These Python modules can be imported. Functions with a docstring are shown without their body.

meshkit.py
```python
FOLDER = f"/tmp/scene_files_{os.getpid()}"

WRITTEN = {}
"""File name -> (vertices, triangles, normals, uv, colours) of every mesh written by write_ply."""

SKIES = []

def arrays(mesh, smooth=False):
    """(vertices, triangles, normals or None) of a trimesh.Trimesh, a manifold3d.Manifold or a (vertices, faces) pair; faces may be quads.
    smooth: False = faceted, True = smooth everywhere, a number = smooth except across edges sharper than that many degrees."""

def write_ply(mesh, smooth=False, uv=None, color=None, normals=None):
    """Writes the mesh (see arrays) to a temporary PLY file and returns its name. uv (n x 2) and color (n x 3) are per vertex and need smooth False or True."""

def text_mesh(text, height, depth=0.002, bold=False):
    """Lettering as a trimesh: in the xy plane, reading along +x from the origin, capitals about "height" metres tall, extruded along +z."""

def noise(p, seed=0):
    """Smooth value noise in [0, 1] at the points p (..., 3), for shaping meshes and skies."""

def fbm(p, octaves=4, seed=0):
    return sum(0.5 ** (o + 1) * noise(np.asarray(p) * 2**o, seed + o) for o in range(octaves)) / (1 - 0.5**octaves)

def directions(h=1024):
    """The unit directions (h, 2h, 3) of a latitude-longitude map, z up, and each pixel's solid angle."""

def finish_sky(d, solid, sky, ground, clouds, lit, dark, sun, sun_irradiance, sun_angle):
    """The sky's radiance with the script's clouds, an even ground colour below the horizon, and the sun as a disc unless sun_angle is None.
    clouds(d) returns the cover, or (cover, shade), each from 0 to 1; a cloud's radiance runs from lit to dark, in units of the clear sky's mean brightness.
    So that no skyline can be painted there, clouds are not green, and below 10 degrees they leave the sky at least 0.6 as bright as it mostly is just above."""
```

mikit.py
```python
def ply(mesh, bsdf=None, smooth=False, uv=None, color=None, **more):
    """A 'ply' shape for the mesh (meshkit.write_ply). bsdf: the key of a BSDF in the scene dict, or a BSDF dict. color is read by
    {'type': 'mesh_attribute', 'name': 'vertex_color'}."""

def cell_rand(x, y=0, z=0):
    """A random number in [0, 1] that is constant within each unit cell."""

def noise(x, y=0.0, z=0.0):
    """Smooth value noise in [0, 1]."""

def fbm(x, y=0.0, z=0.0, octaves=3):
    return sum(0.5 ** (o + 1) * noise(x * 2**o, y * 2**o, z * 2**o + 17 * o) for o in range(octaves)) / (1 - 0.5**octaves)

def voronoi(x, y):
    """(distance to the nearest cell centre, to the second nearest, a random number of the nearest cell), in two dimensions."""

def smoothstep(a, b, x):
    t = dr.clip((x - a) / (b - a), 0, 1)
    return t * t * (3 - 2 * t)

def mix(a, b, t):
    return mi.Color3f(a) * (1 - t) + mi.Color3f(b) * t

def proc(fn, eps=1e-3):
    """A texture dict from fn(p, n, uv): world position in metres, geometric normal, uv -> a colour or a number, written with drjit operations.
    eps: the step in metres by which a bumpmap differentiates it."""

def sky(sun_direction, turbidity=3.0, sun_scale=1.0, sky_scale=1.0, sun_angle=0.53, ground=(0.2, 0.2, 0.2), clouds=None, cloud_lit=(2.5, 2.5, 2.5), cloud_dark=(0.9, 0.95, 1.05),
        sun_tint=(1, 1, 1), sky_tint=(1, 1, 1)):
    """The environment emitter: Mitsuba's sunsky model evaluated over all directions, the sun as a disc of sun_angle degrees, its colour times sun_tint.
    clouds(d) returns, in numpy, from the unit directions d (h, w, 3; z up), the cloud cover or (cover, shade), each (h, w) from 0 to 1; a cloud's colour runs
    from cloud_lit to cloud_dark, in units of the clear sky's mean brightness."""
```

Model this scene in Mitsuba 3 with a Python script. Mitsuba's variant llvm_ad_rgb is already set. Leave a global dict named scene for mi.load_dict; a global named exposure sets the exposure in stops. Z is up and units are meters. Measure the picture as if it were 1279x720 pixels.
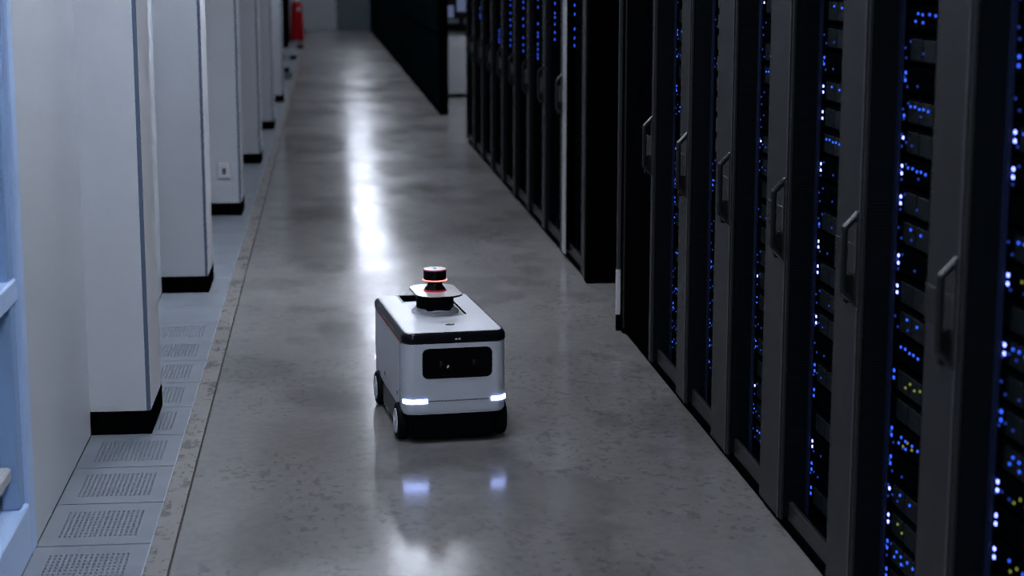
import math, random
import numpy as np
import trimesh
import drjit as dr
import mitsuba as mi
import mikit
from mikit import proc, noise, fbm, voronoi, smoothstep, mix

T = mi.ScalarTransform4f
scene, labels = {}, {}
random.seed(7)
rng = np.random.default_rng(7)

# ---------------------------------------------------------------- camera, light level
exposure = 0.0
CAM_Z, YAW, PITCH = 1.98, 5.8575, -10.2687
_a, _t = math.radians(YAW), math.radians(PITCH)
_F = [math.sin(_a) * math.cos(_t), math.cos(_a) * math.cos(_t), math.sin(_t)]
scene['camera'] = {
    'type': 'thinlens', 'fov': math.degrees(2 * math.atan(639.5 / 2230.0)), 'fov_axis': 'x',
    'aperture_radius': 0.012, 'focus_distance': 7.45, 'near_clip': 0.05, 'far_clip': 200.0,
    'to_world': T().look_at(origin=[0, 0, CAM_Z], target=[_F[0], _F[1], CAM_Z + _F[2]], up=[0, 0, 1]),
}
CEIL = 3.3
LAMP_X = 0.79
# (x and y of the luminaire's middle, radiance): radiance set lamp by lamp; unseen ones behind the camera added as fill
LAMPS = [(0.1, y, L) for y, L in ((-12.0, 46.0), (-9.0, 46.0), (-6.0, 42.0), (-3.0, 36.0), (0.0, 31.0), (3.0, 26.0), (6.5, 26.0), (10.8, 44.0))]
LAMPS += [(LAMP_X, y, L) for y, L in ((15.0, 12.0), (18.0, 11.0), (21.5, 12.0), (25.0, 15.0), (28.5, 15.0), (32.0, 13.0), (35.5, 13.0), (39.0, 15.0), (42.5, 15.0), (46.0, 12.0), (50.0, 11.0), (53.5, 8.0))]
LAMPS += [(3.4, 25.4, 40.0)]  # added unseen lamp over the cross aisle, brightens the counter
LAMP_TINT = (0.90, 0.97, 1.12)


# ---------------------------------------------------------------- helpers
def box(x0, x1, y0, y1, z0, z1, c=0.0):
    """A box, its edges chamfered by c."""
    lo, hi = np.minimum([x0, y0, z0], [x1, y1, z1]), np.maximum([x0, y0, z0], [x1, y1, z1])
    if c <= 0:
        m = trimesh.creation.box(extents=hi - lo)
        m.apply_translation((lo + hi) / 2)
        return m
    c = min(c, 0.45 * float((hi - lo).min()))
    pts = []
    for sx in (0, 1):
        for sy in (0, 1):
            for sz in (0, 1):
                p = np.where([sx, sy, sz], hi, lo)
                inw = np.where([sx, sy, sz], -c, c)
                for k in range(3):
                    q = p + inw
                    q[k] = p[k]
                    pts.append(q)
    return trimesh.convex.convex_hull(np.array(pts))


def join(*ms):
    return trimesh.util.concatenate(list(ms))


def rounded_rect(w, l, r, n=10):
    pts = []
    for sx, sy, a0 in ((1, 1, 0), (-1, 1, 90), (-1, -1, 180), (1, -1, 270)):
        for a in np.radians(np.linspace(a0, a0 + 90, n)):
            pts.append((sx * (w / 2 - r) + r * math.cos(a), sy * (l / 2 - r) + r * math.sin(a)))
    return np.array(pts)


def loft(rings, cap0=True, cap1=True):
    """rings: list of (n,3) closed loops, counter-clockwise seen from +z, bottom to top."""
    n = len(rings[0])
    v = np.vstack(rings)
    f = []
    for k in range(len(rings) - 1):
        for i in range(n):
            j = (i + 1) % n
            a, b, c, d = k * n + i, k * n + j, (k + 1) * n + j, (k + 1) * n + i
            f += [(a, b, c), (a, c, d)]
    if cap0:
        v = np.vstack([v, rings[0].mean(0)])
        f += [(len(v) - 1, (i + 1) % n, i) for i in range(n)]
    if cap1:
        v = np.vstack([v, rings[-1].mean(0)])
        o = (len(rings) - 1) * n
        f += [(len(v) - 1, o + i, o + (i + 1) % n) for i in range(n)]
    return trimesh.Trimesh(v, np.array(f), process=False)


def rr_solid(levels, r, y_shift=0.0, n=10):
    """Rounded-rectangle solid: levels = [(z, w, l), ...]"""
    return loft([np.c_[rounded_rect(w, l, min(r, w / 2 - 1e-4, l / 2 - 1e-4), n) + [0, y_shift], np.full(4 * n, z)] for z, w, l in levels])


def lathe(profile, n=40):
    """profile [(r, z), ...] around z, bottom to top."""
    a = np.linspace(0, 2 * np.pi, n, endpoint=False)
    rings = [np.c_[max(r, 1e-4) * np.cos(a), max(r, 1e-4) * np.sin(a), np.full(n, z)] for r, z in profile]
    return loft(rings)


def tube(pts, r, n=10):
    out = []
    for p, q in zip(pts[:-1], pts[1:]):
        out.append(trimesh.creation.cylinder(r, segment=[p, q], sections=n))
    for p in pts[1:-1]:
        s = trimesh.creation.icosphere(2, r)
        s.apply_translation(p)
        out.append(s)
    return join(*out)


def key_for(base):
    if base not in scene and base not in labels:
        return base
    k = 1
    while f'{base}_{k:03d}' in scene or f'{base}_{k:03d}' in labels:
        k += 1
    return f'{base}_{k:03d}'


def thing(name, label, category, group=None, kind=None):
    key = key_for(name)
    labels[key] = {'label': label, 'category': category}
    if group:
        labels[key]['group'] = group
    if kind:
        labels[key]['kind'] = kind
    return key


def put(name, shape, parent=None, at=None, label=None, **more):
    """One entry of the scene; shape is a dict made by mikit.ply (shared between alike pieces)."""
    key = key_for(f'{parent}__{name}' if parent else name)
    d = dict(shape)
    if at is not None:
        d['to_world'] = at
    scene[key] = d
    info = dict(more)
    if label:
        info['label'] = label
    if info:
        labels[key] = info
    else:
        labels.setdefault(key, {})
    return key


def structure(name, mesh, mat, label=None, parent=None, **k):
    info = {'kind': 'structure'} if parent is None else {}
    return put(name, mikit.ply(mesh, mat, **k), parent, label=label, **info)


# ---------------------------------------------------------------- materials
def principled(name, color, rough=0.5, spec=0.5, metallic=0.0, clearcoat=None, bump=None):
    d = {'type': 'principled', 'base_color': color if isinstance(color, dict) else {'type': 'rgb', 'value': list(color)},
         'roughness': rough if isinstance(rough, (dict, float)) else float(rough), 'specular': float(spec), 'metallic': float(metallic)}
    if clearcoat:
        d['clearcoat'] = float(clearcoat)
        d['clearcoat_gloss'] = 0.9
    if bump:
        d = {'type': 'bumpmap', 'arbitrary': bump[0], 'scale': bump[1], 'bsdf': d}
    scene[name] = {'type': 'twosided', 'bsdf': d}
    return name


def floor_color(p, n, uv):
    big = fbm(p.x * 1.1, p.y * 0.7, 3.0, 4)
    mid = fbm(p.x * 4.5, p.y * 3.2, 9.0, 4)
    fine = fbm(p.x * 38, p.y * 30, 1.0, 3)
    worn = smoothstep(0.53, 0.68, fbm(p.x * 2.3 + 7, p.y * 1.7, 5.0, 5))
    pits = smoothstep(0.58, 0.72, fbm(p.x * 42 + 3, p.y * 30, 2.0, 4)) * smoothstep(0.46, 0.62, fbm(p.x * 2.1, p.y * 1.6, 21.0, 4))
    v = 0.60 + 0.46 * big + 0.30 * mid + 0.24 * fine
    v = v * (1 - 0.22 * worn) * (1 - 0.24 * pits)
    return mix((0.112, 0.106, 0.101), (0.115, 0.111, 0.109), big) * v


def floor_rough(p, n, uv):
    w = fbm(p.x * 0.8 + 11, p.y * 0.9, 4.0, 4)
    m = fbm(p.x * 5.0, p.y * 3.5, 8.0, 3)
    return 0.11 + 0.07 * smoothstep(0.3, 0.7, w) + 0.06 * m


def floor_gloss(p, n, uv):
    return 0.62 + 0.33 * smoothstep(0.35, 0.65, fbm(p.x * 1.3 + 5, p.y * 1.1, 14.0, 4))


FLOOR_TEX = proc(floor_color)
scene['concrete_floor'] = {'type': 'twosided', 'bsdf': {'type': 'blendbsdf', 'weight': proc(floor_gloss),
    'broad': {'type': 'principled', 'base_color': FLOOR_TEX, 'roughness': 0.42, 'specular': 0.5},
    'tight': {'type': 'principled', 'base_color': FLOOR_TEX, 'roughness': proc(floor_rough), 'specular': 0.5}}}


def edging_color(p, n, uv):
    a = fbm(p.x * 9, p.y * 4, 2.0, 4)
    d = smoothstep(0.54, 0.72, fbm(p.x * 26, p.y * 13.0, 7.0, 4))
    s = smoothstep(0.80, 0.88, noise(p.x * 60, p.y * 45, 3.0))
    return mix((0.125, 0.118, 0.112), (0.17, 0.163, 0.155), a) * (1 - 0.50 * d) * (1 - 0.45 * s)


principled('rough_concrete', proc(edging_color), 0.42, 0.4)
principled('slab_dark', (0.02, 0.021, 0.023), 0.7, 0.2)
principled('groove_dark', (0.035, 0.03, 0.027), 0.8, 0.2)


def tile_color(p, n, uv):
    a = fbm(p.x * 6, p.y * 6, 1.0, 3)
    return mix((0.130, 0.150, 0.175), (0.160, 0.180, 0.205), a)


principled('tile_metal', proc(tile_color), 0.36, 0.5)
principled('tile_rim', (0.28, 0.31, 0.35), 0.4, 0.5)


def white_wall(p, n, uv):
    a = fbm(p.x * 1.5, p.y * 1.5, p.z * 1.5, 4)
    return mix((0.395, 0.420, 0.455), (0.430, 0.452, 0.485), a)


principled('white_paint', proc(white_wall), 0.45, 0.4)
principled('grey_trim', (0.46, 0.475, 0.50), 0.42, 0.5)
principled('steel_trim', (0.075, 0.11, 0.17), 0.4, 0.4, 0.2)
principled('black_plinth', (0.0012, 0.0012, 0.0016), 0.6, 0.0)
principled('black_metal', (0.0012, 0.0012, 0.0016), 0.6, 0.0)
principled('stile_grey', (0.0135, 0.0138, 0.0146), 0.40, 0.06)
principled('stile_edge', (0.03, 0.032, 0.036), 0.30, 0.2)
principled('handle_grey', (0.007, 0.0075, 0.008), 0.30, 0.2)
principled('handle_black', (0.002, 0.002, 0.0025), 0.45, 0.15)


def ribs(p, n, uv):
    t = p.z * 95.0
    k = smoothstep(0.35, 0.6, dr.abs(t - dr.floor(t) - 0.5) * 2)
    return mix((0.0005, 0.0008, 0.0012), (0.0028, 0.005, 0.007), k)


principled('ribbed_mesh', proc(ribs), 0.5, 0.05)
principled('rail_blue_glow', (0.006, 0.010, 0.030), 0.4, 0.2, 0.0)  # rail is grey; the blue glow of the LEDs is put into its colour
principled('server_black', (0.0008, 0.0012, 0.0018), 0.6, 0.0)
principled('server_grey', (0.0035, 0.006, 0.007), 0.5, 0.1)
principled('server_lit', (0.045, 0.048, 0.052), 0.5, 0.3)
principled('panel_teal', (0.0026, 0.0064, 0.0074), 0.6, 0.0)
principled('ceiling_dark', (0.05, 0.052, 0.056), 0.8, 0.2)
principled('streak_metal', (0.50, 0.51, 0.54), 0.28, 0.5, 0.8)
principled('wall_grey', (0.48, 0.51, 0.56), 0.7, 0.3)
principled('wall_dark', (0.03, 0.035, 0.04), 0.7, 0.3)
principled('door_slate', (0.10, 0.14, 0.16), 0.55, 0.4)
principled('blue_frame', (0.36, 0.49, 0.72), 0.4, 0.5)
principled('blue_pane', (0.20, 0.31, 0.50), 0.35, 0.5)
principled('blue_mesh', (0.10, 0.17, 0.26), 0.6, 0.3)
principled('robot_white', (0.34, 0.36, 0.40), 0.32, 0.5, 0.0, 0.4)
principled('robot_top', (0.52, 0.53, 0.56), 0.30, 0.5, 0.0, 0.3)
principled('robot_black', (0.002, 0.0026, 0.004), 0.20, 0.14)
principled('robot_matte', (0.0014, 0.0017, 0.003), 0.5, 0.015)
principled('robot_dark_grey', (0.05, 0.052, 0.056), 0.5, 0.4)
principled('robot_grey', (0.36, 0.38, 0.42), 0.4, 0.5)
principled('robot_seam', (0.10, 0.11, 0.12), 0.6, 0.3)
principled('tyre_rubber', (0.0015, 0.0015, 0.002), 0.6, 0.06)
principled('red_gloss', (0.42, 0.012, 0.02), 0.25, 0.5)
principled('red_paint', (0.26, 0.002, 0.005), 0.5, 0.15)
principled('window_black', (0.001, 0.001, 0.0015), 0.08, 0.1)
principled('lens_glass', (0.003, 0.003, 0.004), 0.15, 0.12)
principled('silver', (0.62, 0.62, 0.63), 0.2, 0.5, 0.5)
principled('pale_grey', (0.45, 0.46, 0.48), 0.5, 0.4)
principled('counter_white', (0.34, 0.35, 0.37), 0.5, 0.4)
principled('lamp_housing', (0.25, 0.25, 0.26), 0.5, 0.4)


def area(r, g, b, weight=0.02):
    return {'type': 'area', 'radiance': {'type': 'rgb', 'value': [r, g, b]}, 'sampling_weight': weight}


principled('led_body', (0.02, 0.02, 0.03), 0.5, 0.3)
LED_WHITE, LED_BLUE, LED_DIM, LED_GREEN = area(1.2, 1.5, 6.0), area(0.045, 0.19, 1.6), area(0.01, 0.04, 0.35), area(0.26, 0.30, 0.04)

# ---------------------------------------------------------------- the room
Y_END, Y_BACK, X_R, X_WALL = 56.2, -15.0, 7.0, -1.035
X_TILE, X_GROOVE = -0.642, -0.550
structure('floor', box(X_GROOVE, X_R, Y_BACK, Y_END, -0.12, 0.0), 'concrete_floor', 'polished grey concrete floor of the server aisle, mottled and reflective')
structure('ceiling', box(-3.0, X_R, Y_BACK, Y_END, CEIL, CEIL + 0.1), 'ceiling_dark')
structure('wall_back', box(-3.0, X_R, Y_BACK - 0.1, Y_BACK, 0, CEIL), 'wall_grey')
structure('wall_right', box(X_R, X_R + 0.1, Y_BACK, Y_END, 0, CEIL), 'wall_dark')
structure('wall_end', box(-3.0, X_R, Y_END, Y_END + 0.1, 0, CEIL), 'wall_grey', 'plain grey wall closing the far end of the aisle')
d = structure('door_2', box(0.30, 1.75, Y_END - 0.06, Y_END, 0.02, 2.3, 0.01), 'door_slate', 'slate grey door in the far end wall')
structure('door_frame', join(box(0.24, 0.30, Y_END - 0.09, Y_END, 0, 2.36), box(0.30, 1.75, Y_END - 0.09, Y_END, 2.3, 2.36)), 'wall_grey', None, d)
structure('wall_left', join(box(X_WALL - 0.12, X_WALL, 6.06, 29.0, 0, CEIL), box(X_WALL - 0.5, X_WALL - 0.4, 29.0, Y_END, 0, CEIL), box(X_WALL - 0.4, X_WALL, 28.9, 29.0, 0, CEIL),
                            box(X_WALL - 0.12, X_WALL, Y_BACK, 2.9, 0, CEIL), box(X_WALL - 0.12, X_WALL, 2.9, 6.06, 2.5, CEIL)), 'white_paint', 'white wall on the left behind the pillars')

# edging strip of rough concrete between the metal tiles and the groove
structure('trim_1', box(X_TILE + 0.004, X_GROOVE - 0.009, Y_BACK, Y_END, -0.12, 0.0), 'rough_concrete', 'rough stained concrete edging between metal floor tiles and grooved line')
structure('groove', box(X_GROOVE - 0.009, X_GROOVE, Y_BACK, Y_END, -0.12, -0.006), 'groove_dark', None, 'trim_1')
structure('subfloor', box(X_WALL - 0.5, X_TILE + 0.004, Y_BACK, Y_END, -0.12, -0.06), 'slab_dark', None, 'floor')


def perforated_plate(w, l, nx, ny, mx, my):
    """A plate 0 <= x <= w, 0 <= y <= l with nx by ny square holes inside margins mx, my; top at z = 0."""
    hx, hy = (w - 2 * mx) / nx, (l - 2 * my) / ny
    xs, ys = [0, mx], [0, my]
    for i in range(nx):
        xs += [mx + hx * (i + 0.26), mx + hx * (i + 0.74)]
    for j in range(ny):
        ys += [my + hy * (j + 0.27), my + hy * (j + 0.73)]
    xs, ys = np.array(xs + [w - mx, w]), np.array(ys + [l - my, l])
    X, Y = np.meshgrid(xs, ys, indexing='ij')
    n, m = len(xs), len(ys)
    v = np.vstack([np.c_[X.ravel(), Y.ravel(), np.zeros(n * m)], np.c_[X.ravel(), Y.ravel(), np.full(n * m, -0.008)]])
    q = lambda i, j, k=0: k * n * m + i * m + j
    f = []
    for i in range(n - 1):
        for j in range(m - 1):
            hole = 2 <= i < n - 2 and 2 <= j < m - 2 and i % 2 == 0 and j % 2 == 0
            if hole:
                for (a, b) in (((i, j), (i + 1, j)), ((i + 1, j), (i + 1, j + 1)), ((i + 1, j + 1), (i, j + 1)), ((i, j + 1), (i, j))):
                    f += [(q(*a), q(*b, 1), q(*b)), (q(*a), q(*a, 1), q(*b, 1))]
            else:
                f += [(q(i, j), q(i + 1, j), q(i + 1, j + 1)), (q(i, j), q(i + 1, j + 1), q(i, j + 1))]
    return trimesh.Trimesh(v, np.array(f), process=False)


TP = 0.4905                                                    # tile pitch
tw = X_TILE - (X_WALL + 0.004)
holed = perforated_plate(tw, TP - 0.007, 16, 10, 0.055, 0.085)
holed = join(holed, box(0, tw, 0, 0.006, -0.05, -0.001), box(0, tw, TP - 0.013, TP - 0.007, -0.05, -0.001), box(tw - 0.006, tw, 0, TP - 0.007, -0.05, -0.001))
holed_ply = mikit.ply(holed, 'tile_metal')
plain_ply = mikit.ply(box(0, tw, 0, TP - 0.007, -0.05, 0.0, 0.002), 'tile_metal')
rim_ply = mikit.ply(box(tw, tw + 0.0035, 0, TP - 0.004, -0.05, 0.0015), 'tile_rim')
y0 = 6.048 - 12 * TP
for i in range(64):
    y = y0 + i * TP
    if y > 33.5 or y < 1.5:
        continue
    at = T().translate([X_WALL + 0.004, y, 0])
    if y < 9.8:
        put('perforated_tile', holed_ply, 'floor', at)
    else:
        put('metal_tile', plain_ply, 'floor', at)
    put('tile_rim', rim_ply, 'floor', at)
structure('far_tile_strip', box(X_WALL - 0.4, X_TILE, 33.6, Y_END, -0.05, 0), 'tile_metal', None, 'floor')

# ---------------------------------------------------------------- white pillars on the left
PILLARS = [(7.55, -0.780, 'nearest tall white pillar on the left with black plinth and grey side'),
           (10.92, -0.753, 'second tall white pillar from the front on black plinth'),
           (14.36, -0.709, 'third white pillar, carrying the small grey wall box'),
           (18.16, -0.690, 'fourth white pillar on the left, directly behind the one with grey box'),
           (22.00, -0.665, 'fifth narrow white pillar far down the left side'),
           (26.45, -0.655, 'sixth and farthest white pillar, brightest edge beside the red cylinder')]
for yf, xr, text in PILLARS:
    t = thing('pillar', text, 'pillar')
    dp = 0.49
    put('front_panel', mikit.ply(box(X_WALL, xr - 0.018, yf, yf + dp, 0.1, CEIL), 'white_paint'), t)
    put('corner_trim', mikit.ply(box(xr - 0.018, xr - 0.002, yf + 0.001, yf + 0.02, 0.1, CEIL), 'steel_trim'), t, label='dark steel corner strip')
    put('side_panel', mikit.ply(box(xr - 0.018, xr - 0.001, yf + 0.02, yf + dp, 0.1, CEIL), 'grey_trim'), t, label='grey side panel')
    put('plinth', mikit.ply(box(X_WALL, xr + 0.003, yf - 0.012, yf + dp, 0.0, 0.1, 0.003), 'black_plinth'), t, label='black plinth')
t = thing('wall_box', 'small grey square wall box on the third white pillar', 'wall box')
put('cover', mikit.ply(box(-0.886, -0.790, 14.335, 14.36, 0.30, 0.425, 0.004), 'grey_trim'), t)
put('socket', mikit.ply(box(-0.852, -0.822, 14.328, 14.336, 0.335, 0.385, 0.003), 'robot_dark_grey'), t, label='dark socket opening')

# blue sliding door at the left edge
d = structure('door_1', join(box(X_WALL - 0.06, X_WALL + 0.006, 5.96, 6.06, 0.0, 2.5, 0.006), box(X_WALL - 0.06, X_WALL + 0.006, 2.9, 3.06, 0.0, 2.5, 0.006),
                             box(X_WALL - 0.06, X_WALL + 0.004, 3.06, 5.96, 2.36, 2.5, 0.006)), 'blue_frame', 'light blue framed glazed door at the left edge')
structure('bottom_rail', box(X_WALL - 0.10, X_WALL + 0.004, 3.06, 5.96, 0.0, 0.185, 0.006), 'blue_frame', None, d)
structure('middle_rail', box(X_WALL - 0.07, X_WALL - 0.004, 3.06, 5.96, 0.88, 0.96, 0.006), 'blue_frame', None, d)
structure('stile_bead', box(X_WALL - 0.075, X_WALL - 0.012, 5.87, 5.96, 0.185, 2.36, 0.006), 'blue_pane', None, d)
structure('upper_panel', box(X_WALL - 0.11, X_WALL - 0.085, 3.06, 5.87, 0.96, 2.36), 'blue_pane', None, d)
structure('lower_panel', box(X_WALL - 0.11, X_WALL - 0.085, 3.06, 5.87, 0.25, 0.88), 'blue_pane', None, d)
structure('vent_mesh', box(X_WALL - 0.12, X_WALL - 0.10, 3.06, 5.96, 0.185, 0.25), 'blue_mesh', None, d)
structure('latch', box(X_WALL - 0.085, X_WALL - 0.03, 5.60, 5.84, 0.30, 0.345, 0.006), 'counter_white', 'white latch block', d)

# ---------------------------------------------------------------- server racks
W, HT, DEPTH = 0.857, 2.15, 1.05
ROW1 = T().translate([1.57, 0, 0])
ROW2 = T().translate([1.595, 10.97, 0]) @ T().rotate([0, 0, 1], 0.298) @ T().translate([0, -10.97, 0])
def rack_body(x):
    return mikit.ply(join(box(x, DEPTH, 0.003, 0.018, 0.03, HT), box(x, DEPTH, W - 0.018, W - 0.003, 0.03, HT), box(DEPTH - 0.015, DEPTH, 0.018, W - 0.018, 0.03, HT),
                          box(0.02, DEPTH, 0.003, W - 0.003, HT, HT + 0.02), box(x, DEPTH, 0.018, W - 0.018, 0.03, 0.045)), 'black_metal')


body_ply, body2_ply = rack_body(0.09), rack_body(0.04)
plinth_ply = mikit.ply(box(0.02, DEPTH, 0.0, W, 0.0, 0.03), 'black_plinth')
jamb_ply = mikit.ply(join(box(0.014, 0.0895, W - 0.016, W - 0.0031, 0.0455, HT - 0.001), box(0.026, 0.0895, 0.0031, 0.016, 0.0455, HT - 0.001)), 'ribbed_mesh')
rail_ply = mikit.ply(box(0.088, 0.096, W - 0.046, W - 0.018, 0.05, HT - 0.03), 'rail_blue_glow')
rail2_ply = mikit.ply(box(0.088, 0.096, 0.018, 0.046, 0.05, HT - 0.03), 'rail_blue_glow')
handle_mesh = join(tube([(-0.002, 0.030, 1.245), (-0.040, 0.030, 1.205), (-0.040, 0.030, 1.015), (-0.002, 0.030, 0.975)], 0.0105),
                   box(-0.008, 0.0, 0.014, 0.040, 0.965, 1.255, 0.003))
handle_ply = mikit.ply(handle_mesh, 'handle_grey', smooth=35)
lock_ply = mikit.ply(join(box(-0.004, 0.0, 0.05, 0.25, 1.05, 1.15, 0.001), box(-0.030, 0.0, 0.046, 0.085, 0.97, 1.06, 0.006)), 'handle_black')
key_ply = mikit.ply(box(-0.035, -0.030, 0.055, 0.068, 1.005, 1.02, 0.002), 'silver')


def door_plies(stile, solid=False):
    frame = join(box(-0.001, 0.026, 0.004, stile, 0.036, HT, 0.003), box(0.002, 0.026, stile, W - 0.03, HT - 0.10, HT, 0.002))
    out = {'frame': mikit.ply(frame, 'stile_grey'),
           'hinge_stile': mikit.ply(box(0.0, 0.012, W - 0.020, W - 0.004, 0.036, HT, 0.003), 'stile_grey'),
           'edge_strip': mikit.ply(box(-0.0035, 0.0, 0.004, 0.012, 0.036, HT), 'stile_edge'),
           'bottom_rail': mikit.ply(box(0.028, 0.045, stile - 0.02, W - 0.022, 0.036, 0.105, 0.003), 'stile_grey')}
    if solid:
        out['blank_panel'] = mikit.ply(box(0.004, 0.02, stile, W - 0.030, 0.06, HT - 0.10), 'black_metal')
    return out


DOORS = {s: door_plies(s) for s in (0.11, 0.20, 0.25, 0.29)}
DOORS['solid'] = door_plies(0.06, True)

# servers: the chassis is shared, the lights come in a few patterns
SH = 0.0885
chassis_ply = mikit.ply(box(0.105, 0.80, 0.03, W - 0.05, 0.0, SH - 0.012, 0.003), 'server_black')
ear_ply = mikit.ply(box(0.099, 0.1045, W - 0.085, W - 0.050, 0.002, SH - 0.014, 0.001), 'server_black')
bay_ply = [mikit.ply(box(0.098, 0.1045, y, y + 0.105, 0.006, SH - 0.02, 0.003), m) for y, m in ((0.66, 'server_grey'), (0.545, 'server_grey'), (0.43, 'server_grey'), (0.315, 'server_grey'))]
bay_lit = [mikit.ply(box(0.098, 0.1045, y, y + 0.105, 0.006, SH - 0.02, 0.003), 'server_lit') for y in (0.66, 0.545, 0.43, 0.315)]  # same bays again, the light on their fronts put into the colour
bay_dark = [mikit.ply(box(0.098, 0.1045, y, y + 0.105, 0.006, SH - 0.02, 0.003), 'server_black') for y in (0.66, 0.545, 0.43, 0.315)]


def dots(pts, s=0.0055, x=0.0965):
    return join(*[box(x - 0.002, x + 0.001, y - s / 2, y + s / 2, z - s / 2, z + s / 2) for y, z in pts])


def lamp_ply(pts, em, s=0.0055, x=0.0965):
    return mikit.ply(dots(pts, s, x), 'led_body', emitter=em)


YM = W - 0.066
MAIN = [lamp_ply([(YM, 0.030), (YM, 0.052)], LED_WHITE, 0.0085), lamp_ply([(YM, 0.046)], LED_WHITE, 0.0085), lamp_ply([(YM, 0.036), (YM - 0.001, 0.058)], LED_BLUE, 0.009),
        lamp_ply([(YM, 0.022)], LED_BLUE, 0.009), lamp_ply([(YM, 0.050), (YM, 0.030)], LED_WHITE, 0.0085),
        lamp_ply([(YM, 0.028), (YM, 0.050)], LED_BLUE, 0.006), lamp_ply([(YM, 0.040)], LED_BLUE, 0.006)]
ROWS = [lamp_ply([(0.735, 0.052), (0.695, 0.054), (0.655, 0.050), (0.62, 0.052), (0.58, 0.05), (0.50, 0.052)], LED_BLUE, 0.0065),
        lamp_ply([(0.72, 0.030), (0.70, 0.052), (0.66, 0.050), (0.655, 0.028), (0.60, 0.052), (0.55, 0.05)], LED_BLUE, 0.0065),
        lamp_ply([(0.69, 0.054), (0.60, 0.050), (0.52, 0.030)], LED_BLUE, 0.0065)]
DIMS = [lamp_ply([(YM + 0.010, 0.02), (YM + 0.012, 0.055), (YM - 0.03, 0.035), (0.71, 0.03)], LED_DIM, 0.006),
        lamp_ply([(YM + 0.009, 0.045), (YM - 0.02, 0.018), (0.68, 0.025)], LED_DIM, 0.006),
        lamp_ply([(YM, 0.012), (YM + 0.011, 0.04), (YM - 0.035, 0.06), (0.64, 0.03)], LED_DIM, 0.006)]
GREENS = [lamp_ply([(0.70, 0.05), (0.66, 0.035)], LED_GREEN, 0.006), lamp_ply([(0.68, 0.03), (0.64, 0.05), (0.60, 0.04), (0.55, 0.05)], LED_GREEN, 0.006)]

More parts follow.
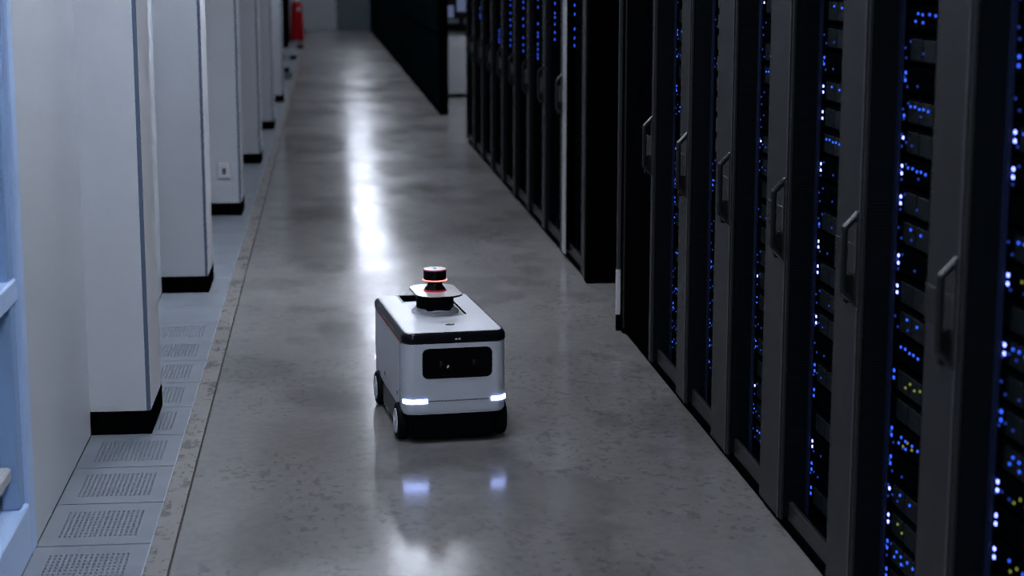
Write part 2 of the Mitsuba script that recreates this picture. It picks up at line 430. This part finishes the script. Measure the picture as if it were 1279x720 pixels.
# block 2: four-unit machines, seen only as a chassis with lights
BH = 0.178
big_chassis = mikit.ply(box(0.105, 0.80, 0.050, W - 0.05, 0.0, BH - 0.014, 0.003), 'server_black')
BIG = [lamp_ply([(YM - 0.02, z) for z in zz], LED_BLUE, 0.016, 0.103) for zz in ((0.03, 0.06, 0.10, 0.14), (0.04, 0.09, 0.15), (0.02, 0.05, 0.12), (0.07, 0.13))]


def rack(row, y, label, stile=0.25, solid=False, group=None, handle=True, wide=1.0):
    at = row @ T().translate([0, y, 0]) @ T().scale([1, wide, 1])
    t = thing('server_rack', label, 'server rack', group)
    put('body', body_ply if row is ROW1 else body2_ply, t, at)
    put('plinth', plinth_ply, t, at)
    put('door_jamb', jamb_ply, t, at, label='finely ribbed door jamb')
    if not solid:
        put('mounting_rail', rail_ply, t, at, label='thin steel mounting rail')
        put('mounting_rail', rail2_ply, t, at, label='thin steel mounting rail')
    P = DOORS['solid'] if solid else DOORS[stile]
    door = put('door', P['frame'], t, at, label='dark grey door frame with one broad stile')
    for k in ('hinge_stile', 'edge_strip', 'bottom_rail', 'blank_panel'):
        if k in P:
            put(k, P[k], door, at)
    if handle:
        put('handle', handle_ply, door, at, label='long grey pull handle')
        put('lock', lock_ply, door, at, label='black lock case')
        put('lock_cylinder', key_ply, door, at, label='small silver lock cylinder')
    return t, at


ORD = ['nearest', 'second nearest', 'third nearest', 'fourth nearest', 'fifth nearest', 'sixth nearest', 'seventh nearest', 'eighth nearest', 'ninth nearest', 'farthest']
rack1 = [(8.555, 0.06, True, 'all black server rack with blank door at the far end of the near row'),
         (7.700, 0.22, False, 'dark server rack next to the blank black rack, narrow blue light column'),
         (6.850, 0.29, False, 'dark server rack in the near row with pale server fronts coloured as lit beside its stile'),
         (5.992, 0.29, False, 'dark server rack with blue lights, fourth from the right edge'),
         (5.128, 0.25, False, 'dark server rack with scattered blue lights, third from the right edge'),
         (4.275, 0.25, False, 'dark server rack full of blue and yellow-green status lights, second from right edge'),
         (3.418, 0.25, False, 'dark server rack cut by the right edge with large bright blue lights')]
for i, (y, stile, solid, text) in enumerate(rack1):
    st = min((0.20, 0.25, 0.29), key=lambda s: abs(s - stile))
    top = rack1[i - 1][0] if i else 9.418
    t, at = rack(ROW1, y, text, st, solid, wide=(top - y - 0.003) / W)
    if solid:
        continue
    n = 22
    for k in range(n):
        z = 0.11 + k * SH
        r = random.random()
        yk = ['beside the blank black rack', 'with pale fronts near the top', 'in the middle of the near row', 'in the rack with scattered blue lights', 'in the rack with blue and yellow-green lights', 'in the rack at the right edge'][i - 1]
        s = thing('server', f'flat black rack server {yk}', 'server', f'servers {yk}')
        a = at @ T().translate([0, 0, z])
        put('chassis', chassis_ply, s, a)
        put('mounting_ear', ear_ply, s, a)
        bays = bay_ply if random.random() < 0.55 else bay_dark
        if i == 2 and k >= 12:
            bays = bay_lit
        for b in bays:
            put('drive_bay', b, s, a)
        if r < (0.60 if i >= 4 else 0.36):
            put('power_light', MAIN[random.choice([0, 0, 1, 2, 3, 4, 4] if i >= 4 else [1, 2, 3, 5, 5, 6, 6])], s, a, label='bright blue-white power lights', kind='stuff')
        if random.random() < (0.36 if i >= 5 else 0.08):
            put('activity_light', ROWS[random.randrange(3)], s, a, label='row of blue activity lights', kind='stuff')
        if random.random() < 0.6:
            put('dim_light', DIMS[random.randrange(3)], s, a, label='dim blue lights', kind='stuff')
        if random.random() < (0.2 if i >= 5 else 0.0):
            put('green_light', GREENS[random.randrange(2)], s, a, label='yellow-green lights', kind='stuff')

# end posts of the two rows
t = thing('end_panel', 'tall thin black end panel closing the far end of the near rack row', 'panel')
put('panel', mikit.ply(box(1.572, 1.57 + DEPTH, 9.42, 9.52, 0, HT + 0.02, 0.004), 'black_metal'), t)
put('edge_post', mikit.ply(box(1.552, 1.572, 9.505, 9.525, 0.09, HT + 0.02, 0.003), 'stile_edge'), t, label='grey metal edge post')
put('post_lit_part', mikit.ply(box(1.549, 1.572, 9.502, 9.527, 0.09, 0.34, 0.002), 'pale_grey'), t, label='lower part of the post coloured as lit')  # brighter lower stretch of the post: light put into the colour
put('foot', mikit.ply(box(1.550, 1.572, 9.503, 9.527, 0.0, 0.09, 0.003), 'black_plinth'), t, label='black foot')
t = thing('end_panel', 'broad black end panel facing the viewer at the near end of the middle rack row', 'panel')
put('panel', mikit.ply(box(0.0, DEPTH, 10.97, 11.07, 0, HT + 0.02, 0.004), 'black_metal'), t, ROW2)
put('edge_post', mikit.ply(box(-0.012, 0.0, 10.99, 11.07, 0.03, HT + 0.02, 0.003), 'stile_grey'), t, ROW2, label='dark grey edge post')

P2 = 1.01
for i in range(9):
    o = 'farthest' if i == 8 else ORD[i]
    t, at = rack(ROW2, 11.072 + i * P2, f'black server rack, {o} of the nine in the middle row', 0.11, handle=i > 0, wide=(P2 - 0.004) / W)
    if i == 0:
        put('streak_strip', mikit.ply(box(-0.006, 0.0, W - 0.15, W - 0.006, 0.036, HT, 0.002), 'streak_metal'), t, at, label='added bright strip for a streak of light')  # added strip standing in for a bright specular streak
    for k in range(10):
        s = thing('server', f'black server box in the {o} rack of the middle row', 'server', f'servers in the {o} middle rack')
        a = at @ T().translate([-0.042, 0, 0.16 + k * BH])
        put('chassis', big_chassis, s, a)
        if random.random() < (0.85 if k >= 7 else 0.45 if k == 6 else 0.0) * (1.0 if i < 5 else 0.4):
            put('status_light', BIG[random.randrange(4)], s, a, label='column of blue status lights', kind='stuff')

# far row: black screens that close off the cold aisle, then what stands in the cross aisle behind them
ROW3 = T().translate([1.470, 23.90, 0]) @ T().rotate([0, 0, 1], 0.33)
SW = 1.40
screen_ply = mikit.ply(box(0.012, 0.13, 0.0, SW - 0.012, 0.02, 2.3, 0.005), 'black_metal')
leaf_ply = mikit.ply(box(0.0, 0.012, 0.07, SW - 0.09, 0.10, 1.02, 0.003), 'panel_teal')
leaf2_ply = mikit.ply(box(0.0, 0.012, 0.07, SW - 0.09, 1.08, 2.2, 0.003), 'panel_teal')
foot_ply = mikit.ply(box(0.02, 0.12, 0.0, SW - 0.012, 0.0, 0.02), 'black_plinth')
for i in range(22):
    o = ['nearest', 'second', 'third', 'fourth', 'fifth', 'sixth', 'seventh', 'eighth', 'ninth', 'tenth', 'eleventh', 'twelfth', 'thirteenth', 'fourteenth', 'fifteenth', 'sixteenth', 'seventeenth', 'eighteenth',
         'nineteenth', 'twentieth', 'twenty-first', 'last'][i]
    t = thing('screen_panel', f'black screen panel of the far row, {o} counted from its near end', 'panel')
    at = ROW3 @ T().translate([0, i * SW, 0])
    put('frame', screen_ply, t, at)
    put('lower_leaf', leaf_ply, t, at, label='dark teal lower panel')
    put('upper_leaf', leaf2_ply, t, at, label='dark teal upper panel')
    put('foot', foot_ply, t, at)
t = thing('counter', 'pale grey counter with dark top in the gap between the black rows', 'counter')
put('body', mikit.ply(box(1.72, 2.9, 27.1, 27.8, 0.05, 1.0, 0.01), 'counter_white'), t)
put('plinth', mikit.ply(box(1.74, 2.88, 27.13, 27.8, 0.0, 0.05), 'black_plinth'), t)
put('worktop', mikit.ply(box(1.68, 2.94, 27.04, 27.84, 1.0, 1.09, 0.01), 'robot_matte'), t, label='dark worktop')
t = thing('monitor', 'blue-white lit screen standing on the pale counter', 'monitor')
put('case', mikit.ply(box(1.74, 2.34, 27.40, 27.44, 1.17, 1.52, 0.008), 'handle_black'), t)
put('screen', mikit.ply(join(box(1.76, 1.92, 27.394, 27.40, 1.19, 1.37), box(1.97, 2.32, 27.394, 27.40, 1.28, 1.50)), 'led_body', emitter=area(0.07, 0.085, 0.16)), t, label='blue-white lit screen')
put('stand', mikit.ply(join(box(2.00, 2.08, 27.42, 27.47, 1.10, 1.25), box(1.90, 2.18, 27.36, 27.52, 1.09, 1.102)), 'handle_black'), t)

# far left: a red wheeled extinguisher, a black cabinet and low black blocks on the pale strip
t = thing('fire_extinguisher', 'large red upright cylinder with pale cap at the far left', 'fire extinguisher')
X, Y = -0.775, 47.0
cyl = lathe([(0.165, 0.05), (0.182, 0.08), (0.182, 0.12), (0.165, 0.55), (0.150, 0.92), (0.12, 1.02), (0.07, 1.06)], 36)
cyl.apply_translation([X, Y, 0])
put('tank', mikit.ply(cyl, 'red_paint', smooth=40), t)
cap = lathe([(0.085, 1.05), (0.09, 1.10), (0.05, 1.16), (0.02, 1.18)], 24)
cap.apply_translation([X, Y, 0])
put('cap', mikit.ply(cap, 'pale_grey', smooth=40), t, label='pale grey cap')
put('gauge', mikit.ply(box(X + 0.02, X + 0.10, Y - 0.165, Y - 0.12, 0.80, 0.90, 0.01), 'pale_grey'), t, label='small grey badge')
put('base', mikit.ply(join(box(X - 0.14, X - 0.06, Y - 0.1, Y + 0.1, 0, 0.06, 0.01), box(X + 0.06, X + 0.14, Y - 0.1, Y + 0.1, 0, 0.06, 0.01)), 'black_plinth'), t, label='black feet')
t = thing('cabinet', 'narrow black cabinet between the last white pillar and the red cylinder', 'cabinet')
put('body', mikit.ply(box(-1.25, -0.905, 44.0, 44.5, 0.08, 2.0, 0.01), 'black_metal'), t)
put('door', mikit.ply(box(-1.23, -0.92, 43.985, 44.0, 0.12, 1.96, 0.004), 'black_metal'), t)
put('foot', mikit.ply(box(-1.22, -0.94, 44.02, 44.45, 0.0, 0.08), 'black_plinth'), t)
for x0, x1, y, text in ((-1.00, -0.72, 33.7, 'nearest low black block on the pale floor strip at far left'), (-0.80, -0.66, 38.3, 'low black block right of its twin on the far left floor strip'),
                        (-1.02, -0.90, 38.4, 'low black block close to the black wall, left of its twin'), (-0.72, -0.58, 43.4, 'low black block just in front of the red cylinder')):
    put('floor_block', mikit.ply(box(x0, x1, y, y + 0.25, 0.0, 0.085, 0.008), 'black_plinth'), None, label=text, category='block')

# ---------------------------------------------------------------- ceiling lamps
for lx, y, L in LAMPS:
    t = thing('ceiling_light', 'white rectangular ceiling panel light out of view, some added as fill', 'ceiling light', 'luminaires over the aisle')
    put('housing', mikit.ply(join(box(lx - 0.31, lx + 0.31, y - 0.62, y + 0.62, CEIL - 0.05, CEIL, 0.004)), 'lamp_housing'), t)
    v = [[lx - 0.28, y - 0.59, CEIL - 0.052], [lx - 0.28, y + 0.59, CEIL - 0.052], [lx + 0.28, y + 0.59, CEIL - 0.052], [lx + 0.28, y - 0.59, CEIL - 0.052]]
    put('diffuser', mikit.ply(trimesh.Trimesh(v, [[0, 1, 2], [0, 2, 3]], process=False), 'lamp_housing',
                              emitter=area(L * LAMP_TINT[0], L * LAMP_TINT[1], L * LAMP_TINT[2], 1.0)), t, label='lit diffuser')

# ---------------------------------------------------------------- the robot
RB = T().translate([0.4575, 7.694, 0]) @ T().rotate([0, 0, 1], 6.33)
BW, BL = 0.437, 0.882
robot = thing('delivery_robot', 'white four-wheeled robot with black rim, headlights and red-ringed sensor in the aisle', 'robot')


def rp(name, mesh, mat, parent=None, label=None, smooth=35, **k):
    extra = {'emitter': k.pop('emitter')} if 'emitter' in k else {}
    return put(name, mikit.ply(mesh, mat, smooth=smooth, **extra), parent or robot, RB, label, **k)


RR = 0.050
body = rp('body', rr_solid([(0.128, BW - 0.012, BL - 0.012), (0.142, BW, BL), (0.29, BW + 0.003, BL + 0.003), (0.425, BW, BL), (0.430, BW - 0.004, BL - 0.004)], RR, n=14), 'robot_white', label='glossy white body shell')
rp('rim', rr_solid([(0.430, BW - 0.004, BL - 0.004), (0.437, BW + 0.006, BL + 0.006), (0.458, BW + 0.006, BL + 0.006), (0.470, BW - 0.006, BL - 0.006), (0.4755, BW - 0.022, BL - 0.022)], RR, n=14), 'robot_black', label='glossy black rim around the top')
lid = rp('lid', rr_solid([(0.4752, BW - 0.026, BL - 0.026), (0.4785, BW - 0.030, BL - 0.030), (0.4800, BW - 0.040, BL - 0.040)], RR - 0.012, n=14), 'robot_top', label='white top lid')
rp('red_line', join(box(-BW / 2 - 0.0018, -BW / 2 + 0.004, -BL / 2 + 0.05, BL / 2 - 0.05, 0.4265, 0.4300), box(BW / 2 - 0.004, BW / 2 + 0.0018, -BL / 2 + 0.05, BL / 2 - 0.05, 0.4265, 0.4300)), 'red_gloss', body, label='thin red line under the rim')
# skirt and chassis
rp('skirt', join(rr_solid([(0.018, BW - 0.085, 0.19), (0.03, BW - 0.055, 0.215), (0.129, BW - 0.014, 0.225)], 0.045, -BL / 2 + 0.121, 12),
                 box(-0.165, 0.165, -0.36, 0.40, 0.035, 0.128, 0.01)), 'robot_matte', label='black front skirt', smooth=30)
rp('side_cover', join(box(-0.213, -0.10, -0.225, 0.215, 0.028, 0.129, 0.006), box(0.10, 0.213, -0.225, 0.215, 0.028, 0.129, 0.006), box(-0.205, 0.205, 0.385, 0.432, 0.045, 0.129, 0.01)), 'robot_dark_grey',
   label='dark grey lower side cover')


def capsule(w, h, r, t, n=8):
    """Rounded plate w x h in xz, thickness t towards -y, its back at y = 0."""
    p = rounded_rect(w, h, r, n)
    m = loft([np.c_[p, np.zeros(len(p))], np.c_[p, np.full(len(p), t * 0.6)], np.c_[p * [(w - 0.004) / w, (h - 0.004) / h], np.full(len(p), t)]])
    v = m.vertices.copy()
    m.vertices = np.c_[v[:, 0], -v[:, 2], v[:, 1]]
    return m


win = capsule(0.296, 0.128, 0.026, 0.005)
win.apply_translation([0.009, -BL / 2 - 0.0005, 0.346])
win = rp('front_window', win, 'window_black', label='black rounded front window')
for cx in (-0.055, 0.085):
    c = lathe([(0.014, 0), (0.014, 0.003), (0.009, 0.0045), (0.002, 0.005)], 24)
    c.apply_transform(trimesh.transformations.rotation_matrix(math.pi / 2, [1, 0, 0]))
    c.apply_translation([cx, -BL / 2 - 0.0055, 0.345])
    rp('camera_lens', c, 'lens_glass', win, label='small round camera lens behind the window')
g = box(-0.035, -0.028, -BL / 2 - 0.0065, -BL / 2 - 0.005, 0.325, 0.338, 0.0006)
g.apply_transform(trimesh.transformations.rotation_matrix(0.5, [0, 1, 0], [-0.031, 0, 0.332]))
rp('window_glint', g, 'silver', win, label='small highlight made as a silver mark')  # highlight on the window, built as a silver sliver


def wrap_strip(x_from, x_to, z0, z1, out=0.0035, side=-1, rear=False):
    """A strip that follows the shell's rounded corner at height z0..z1 from x_from (on the front) round to the side."""
    loop = rounded_rect(BW + 0.003, BL + 0.003, RR, 24)
    sel = loop[(loop[:, 1] > 0) if rear else (loop[:, 1] < 0)]
    sel = sel[(sel[:, 0] * side > 0)]
    o = np.argsort(sel[:, 0] * side)
    sel = sel[o]
    front = np.array([[x_from, sel[0, 1]]])
    path = np.vstack([front, sel[np.abs(sel[:, 0]) < abs(x_to)]])
    d = np.gradient(path, axis=0)
    nrm = np.c_[d[:, 1], -d[:, 0]]
    nrm /= np.linalg.norm(nrm, axis=1, keepdims=True) + 1e-12
    if np.mean(nrm @ np.array([side, 1.0 if rear else -1.0])) < 0:
        nrm = -nrm
    a, b = path - nrm * 0.004, path + nrm * out
    v, f, n = [], [], len(path)
    for i in range(n):
        v += [(*a[i], z0), (*b[i], z0), (*b[i], z1), (*a[i], z1)]
    for i in range(n - 1):
        for k in range(4):
            p, q, r_, s_ = 4 * i + k, 4 * i + (k + 1) % 4, 4 * (i + 1) + (k + 1) % 4, 4 * (i + 1) + k
            f += [(p, q, r_), (p, r_, s_)]
    f += [(0, 1, 2), (0, 2, 3), (4 * n - 4, 4 * n - 2, 4 * n - 3), (4 * n - 4, 4 * n - 1, 4 * n - 2)]
    m = trimesh.Trimesh(np.array(v), np.array(f), process=False)
    trimesh.repair.fix_normals(m)
    return m


HEAD = area(4.0, 5.2, 11.0, 0.8)
rp('headlight', wrap_strip(-0.118, 0.2160, 0.177, 0.195, side=-1), 'led_body', label='glowing white left headlight strip', emitter=HEAD)
rp('headlight', wrap_strip(0.153, 0.2185, 0.177, 0.195, side=1), 'led_body', label='glowing white right headlight strip', emitter=HEAD)
rp('tail_light', wrap_strip(-0.16, 0.2185, 0.190, 0.206, side=-1, rear=True), 'led_body', label='white rear corner light', emitter=area(2.0, 2.2, 2.8, 0.1))
rp('tail_light', wrap_strip(0.16, 0.2185, 0.190, 0.206, side=1, rear=True), 'led_body', label='white rear corner light', emitter=area(2.0, 2.2, 2.8, 0.1))
rp('front_groove', box(-0.122, 0.142, -BL / 2 - 0.0022, -BL / 2, 0.1835, 0.1885), 'robot_seam', body, label='thin grey groove between the headlights', smooth=False)
rp('panel_seam', join(box(-BW / 2 - 0.0022, -BW / 2 + 0.001, -0.355, -0.352, 0.15, 0.425), box(BW / 2 - 0.001, BW / 2 + 0.0022, -0.355, -0.352, 0.15, 0.425)), 'robot_seam', body, label='thin vertical seam', smooth=False)
for y, z in ((0.10, 0.19), (-0.27, 0.19)):
    rp('side_sensor', join(box(-BW / 2 - 0.003, -BW / 2 + 0.001, y - 0.008, y + 0.008, z - 0.008, z + 0.008, 0.001)), 'robot_seam', body, label='tiny grey side sensor', smooth=False)
rp('rim_sensor', join(box(0.000, 0.008, -BL / 2 - 0.006, -BL / 2, 0.445, 0.451), box(0.014, 0.022, -BL / 2 - 0.006, -BL / 2, 0.445, 0.451)), 'robot_grey', label='two tiny grey dots on the rim', smooth=False)
# wheels
WR = 0.078
tyre = lathe([(0.050, -0.022), (0.066, -0.024), (0.075, -0.019), (WR, -0.009), (WR, 0.009), (0.075, 0.019), (0.066, 0.024), (0.050, 0.022)], 48)
groove = [lathe([(WR - 0.002, z - 0.0015), (WR + 0.0012, z - 0.0012), (WR + 0.0012, z + 0.0012), (WR - 0.002, z + 0.0015)], 48) for z in (-0.006, 0.0, 0.006)]
tyre = join(tyre, *groove)
hubm = lathe([(0.053, -0.018), (0.053, 0.0255), (0.048, 0.0275), (0.045, 0.0245), (0.020, 0.0248), (0.018, 0.027), (0.012, 0.028), (0.002, 0.028)], 40)
spokes = []
for k in range(5):
    b = box(0.017, 0.046, -0.006, 0.006, 0.024, 0.0268, 0.001)
    b.apply_transform(trimesh.transformations.rotation_matrix(2 * math.pi * k / 5, [0, 0, 1]))
    spokes.append(b)
hubm = join(hubm, *spokes)
cap = lathe([(0.009, 0.027), (0.009, 0.030), (0.006, 0.031), (0.001, 0.031)], 20)
arch = lathe([(0.080, -0.02), (0.092, -0.02), (0.092, 0.012), (0.080, 0.012)], 40)
for sx in (-1, 1):
    for y in (-0.315, 0.300):
        M = trimesh.transformations.translation_matrix([sx * 0.211, y, WR + 0.0012]) @ trimesh.transformations.rotation_matrix(sx * math.pi / 2, [0, 1, 0])
        w = None
        for nm, mesh, mat, lab in (('wheel', tyre, 'tyre_rubber', 'black rubber wheel'), ('hub', hubm, 'robot_grey', 'light grey hub'), ('hub_cap', cap, 'pale_grey', 'small hub cap')):
            mm = mesh.copy()
            mm.apply_transform(M)
            k = rp(nm, mm, mat, w, lab)
            w = w or k
# top: hatch, slots, badge, tower
rp('hatch', join(box(-0.105, 0.105, -0.10, 0.236, 0.4795, 0.4812, 0.001)), 'robot_top', lid, label='flat hatch plate')
rp('tray', join(box(-0.112, -0.030, 0.240, 0.400, 0.4795, 0.4808)), 'black_metal', lid, label='dark recessed tray', smooth=False)
rp('tray_rim', join(box(-0.118, -0.112, 0.236, 0.406, 0.4795, 0.4850), box(-0.118, -0.024, 0.400, 0.406, 0.4795, 0.4850), box(-0.112, -0.03, 0.236, 0.248, 0.4795, 0.4820)), 'robot_grey', lid, label='grey tray rim', smooth=False)
rp('slot', box(0.108, 0.117, -0.085, 0.22, 0.4795, 0.4814, 0.0005), 'black_metal', lid, label='thin black slot', smooth=False)
b = lathe([(0.5, 0.0), (0.5, 0.8), (0.4, 1.0)], 28)
b.apply_scale([0.040, 0.034, 0.0012])
b.apply_translation([0.004, -0.300, 0.4799])
rp('badge', b, 'robot_dark_grey', lid, label='small dark oval badge')
TX, TY = -0.009, -0.005
tower = lambda prof, n=40: lathe(prof, n)


def tw_(mesh, y=TY):
    mesh.apply_translation([TX, y, 0])
    return mesh


rp('base_flange', tw_(tower([(0.104, 0.4812), (0.104, 0.488), (0.098, 0.494), (0.092, 0.496), (0.090, 0.503), (0.083, 0.505)])), 'robot_grey', label='light grey round base flange')
rp('drum', join(tw_(tower([(0.082, 0.504), (0.082, 0.558), (0.060, 0.559)])), tw_(box(-0.054, 0.056, -0.092, -0.05, 0.500, 0.556, 0.006))), 'robot_matte', label='black drum')
rp('plate_boss', tw_(tower([(0.066, 0.556), (0.069, 0.5645)]), -0.04), 'robot_grey', label='grey boss under the plate')
PY = 0.004
pl = rr_solid([(0.564, 0.186, 0.31), (0.568, 0.204, 0.328), (0.574, 0.204, 0.328)], 0.082, 0.0, 16)
pl.apply_translation([TX + 0.005, PY, 0])
plate = rp('sensor_plate', pl, 'robot_black', label='rounded sensor plate with dark edge')
pt = rr_solid([(0.574, 0.202, 0.326), (0.5755, 0.198, 0.322)], 0.081, 0.0, 16)
pt.apply_translation([TX + 0.005, PY, 0])
rp('plate_top', pt, 'silver', plate, label='pale shiny plate top')
rp('ring_reflection', tw_(tower([(0.050, 0.5755), (0.050, 0.580), (0.046, 0.582)])), 'red_gloss', label='red reflection of the light ring made as a collar')  # red reflection on the plate, built as a solid collar
rp('neck', tw_(tower([(0.046, 0.580), (0.045, 0.586), (0.034, 0.600), (0.031, 0.614), (0.034, 0.619)])), 'robot_black', label='black tapered neck')
hd = rp('sensor_head', tw_(tower([(0.034, 0.617), (0.049, 0.618), (0.049, 0.668), (0.048, 0.670)])), 'window_black', label='glossy black sensor head')
rp('light_ring', tw_(tower([(0.0495, 0.6210), (0.0545, 0.6220), (0.0545, 0.6262), (0.0495, 0.6272)])), 'led_body', hd, label='glowing red light ring', emitter=area(2.6, 0.52, 0.42, 0.1))
rp('red_edge', tw_(tower([(0.0492, 0.6655), (0.0502, 0.6665), (0.0502, 0.6705), (0.0492, 0.671)])), 'red_gloss', hd, label='red edge ring')
rp('head_cap', tw_(tower([(0.0490, 0.6702), (0.0490, 0.6725), (0.046, 0.6735)])), 'robot_top', hd, label='pale grey cap')
rp('cap_button', tw_(tower([(0.008, 0.6735), (0.008, 0.6755), (0.006, 0.676)], 20)), 'robot_dark_grey', hd, label='small dark cap button')
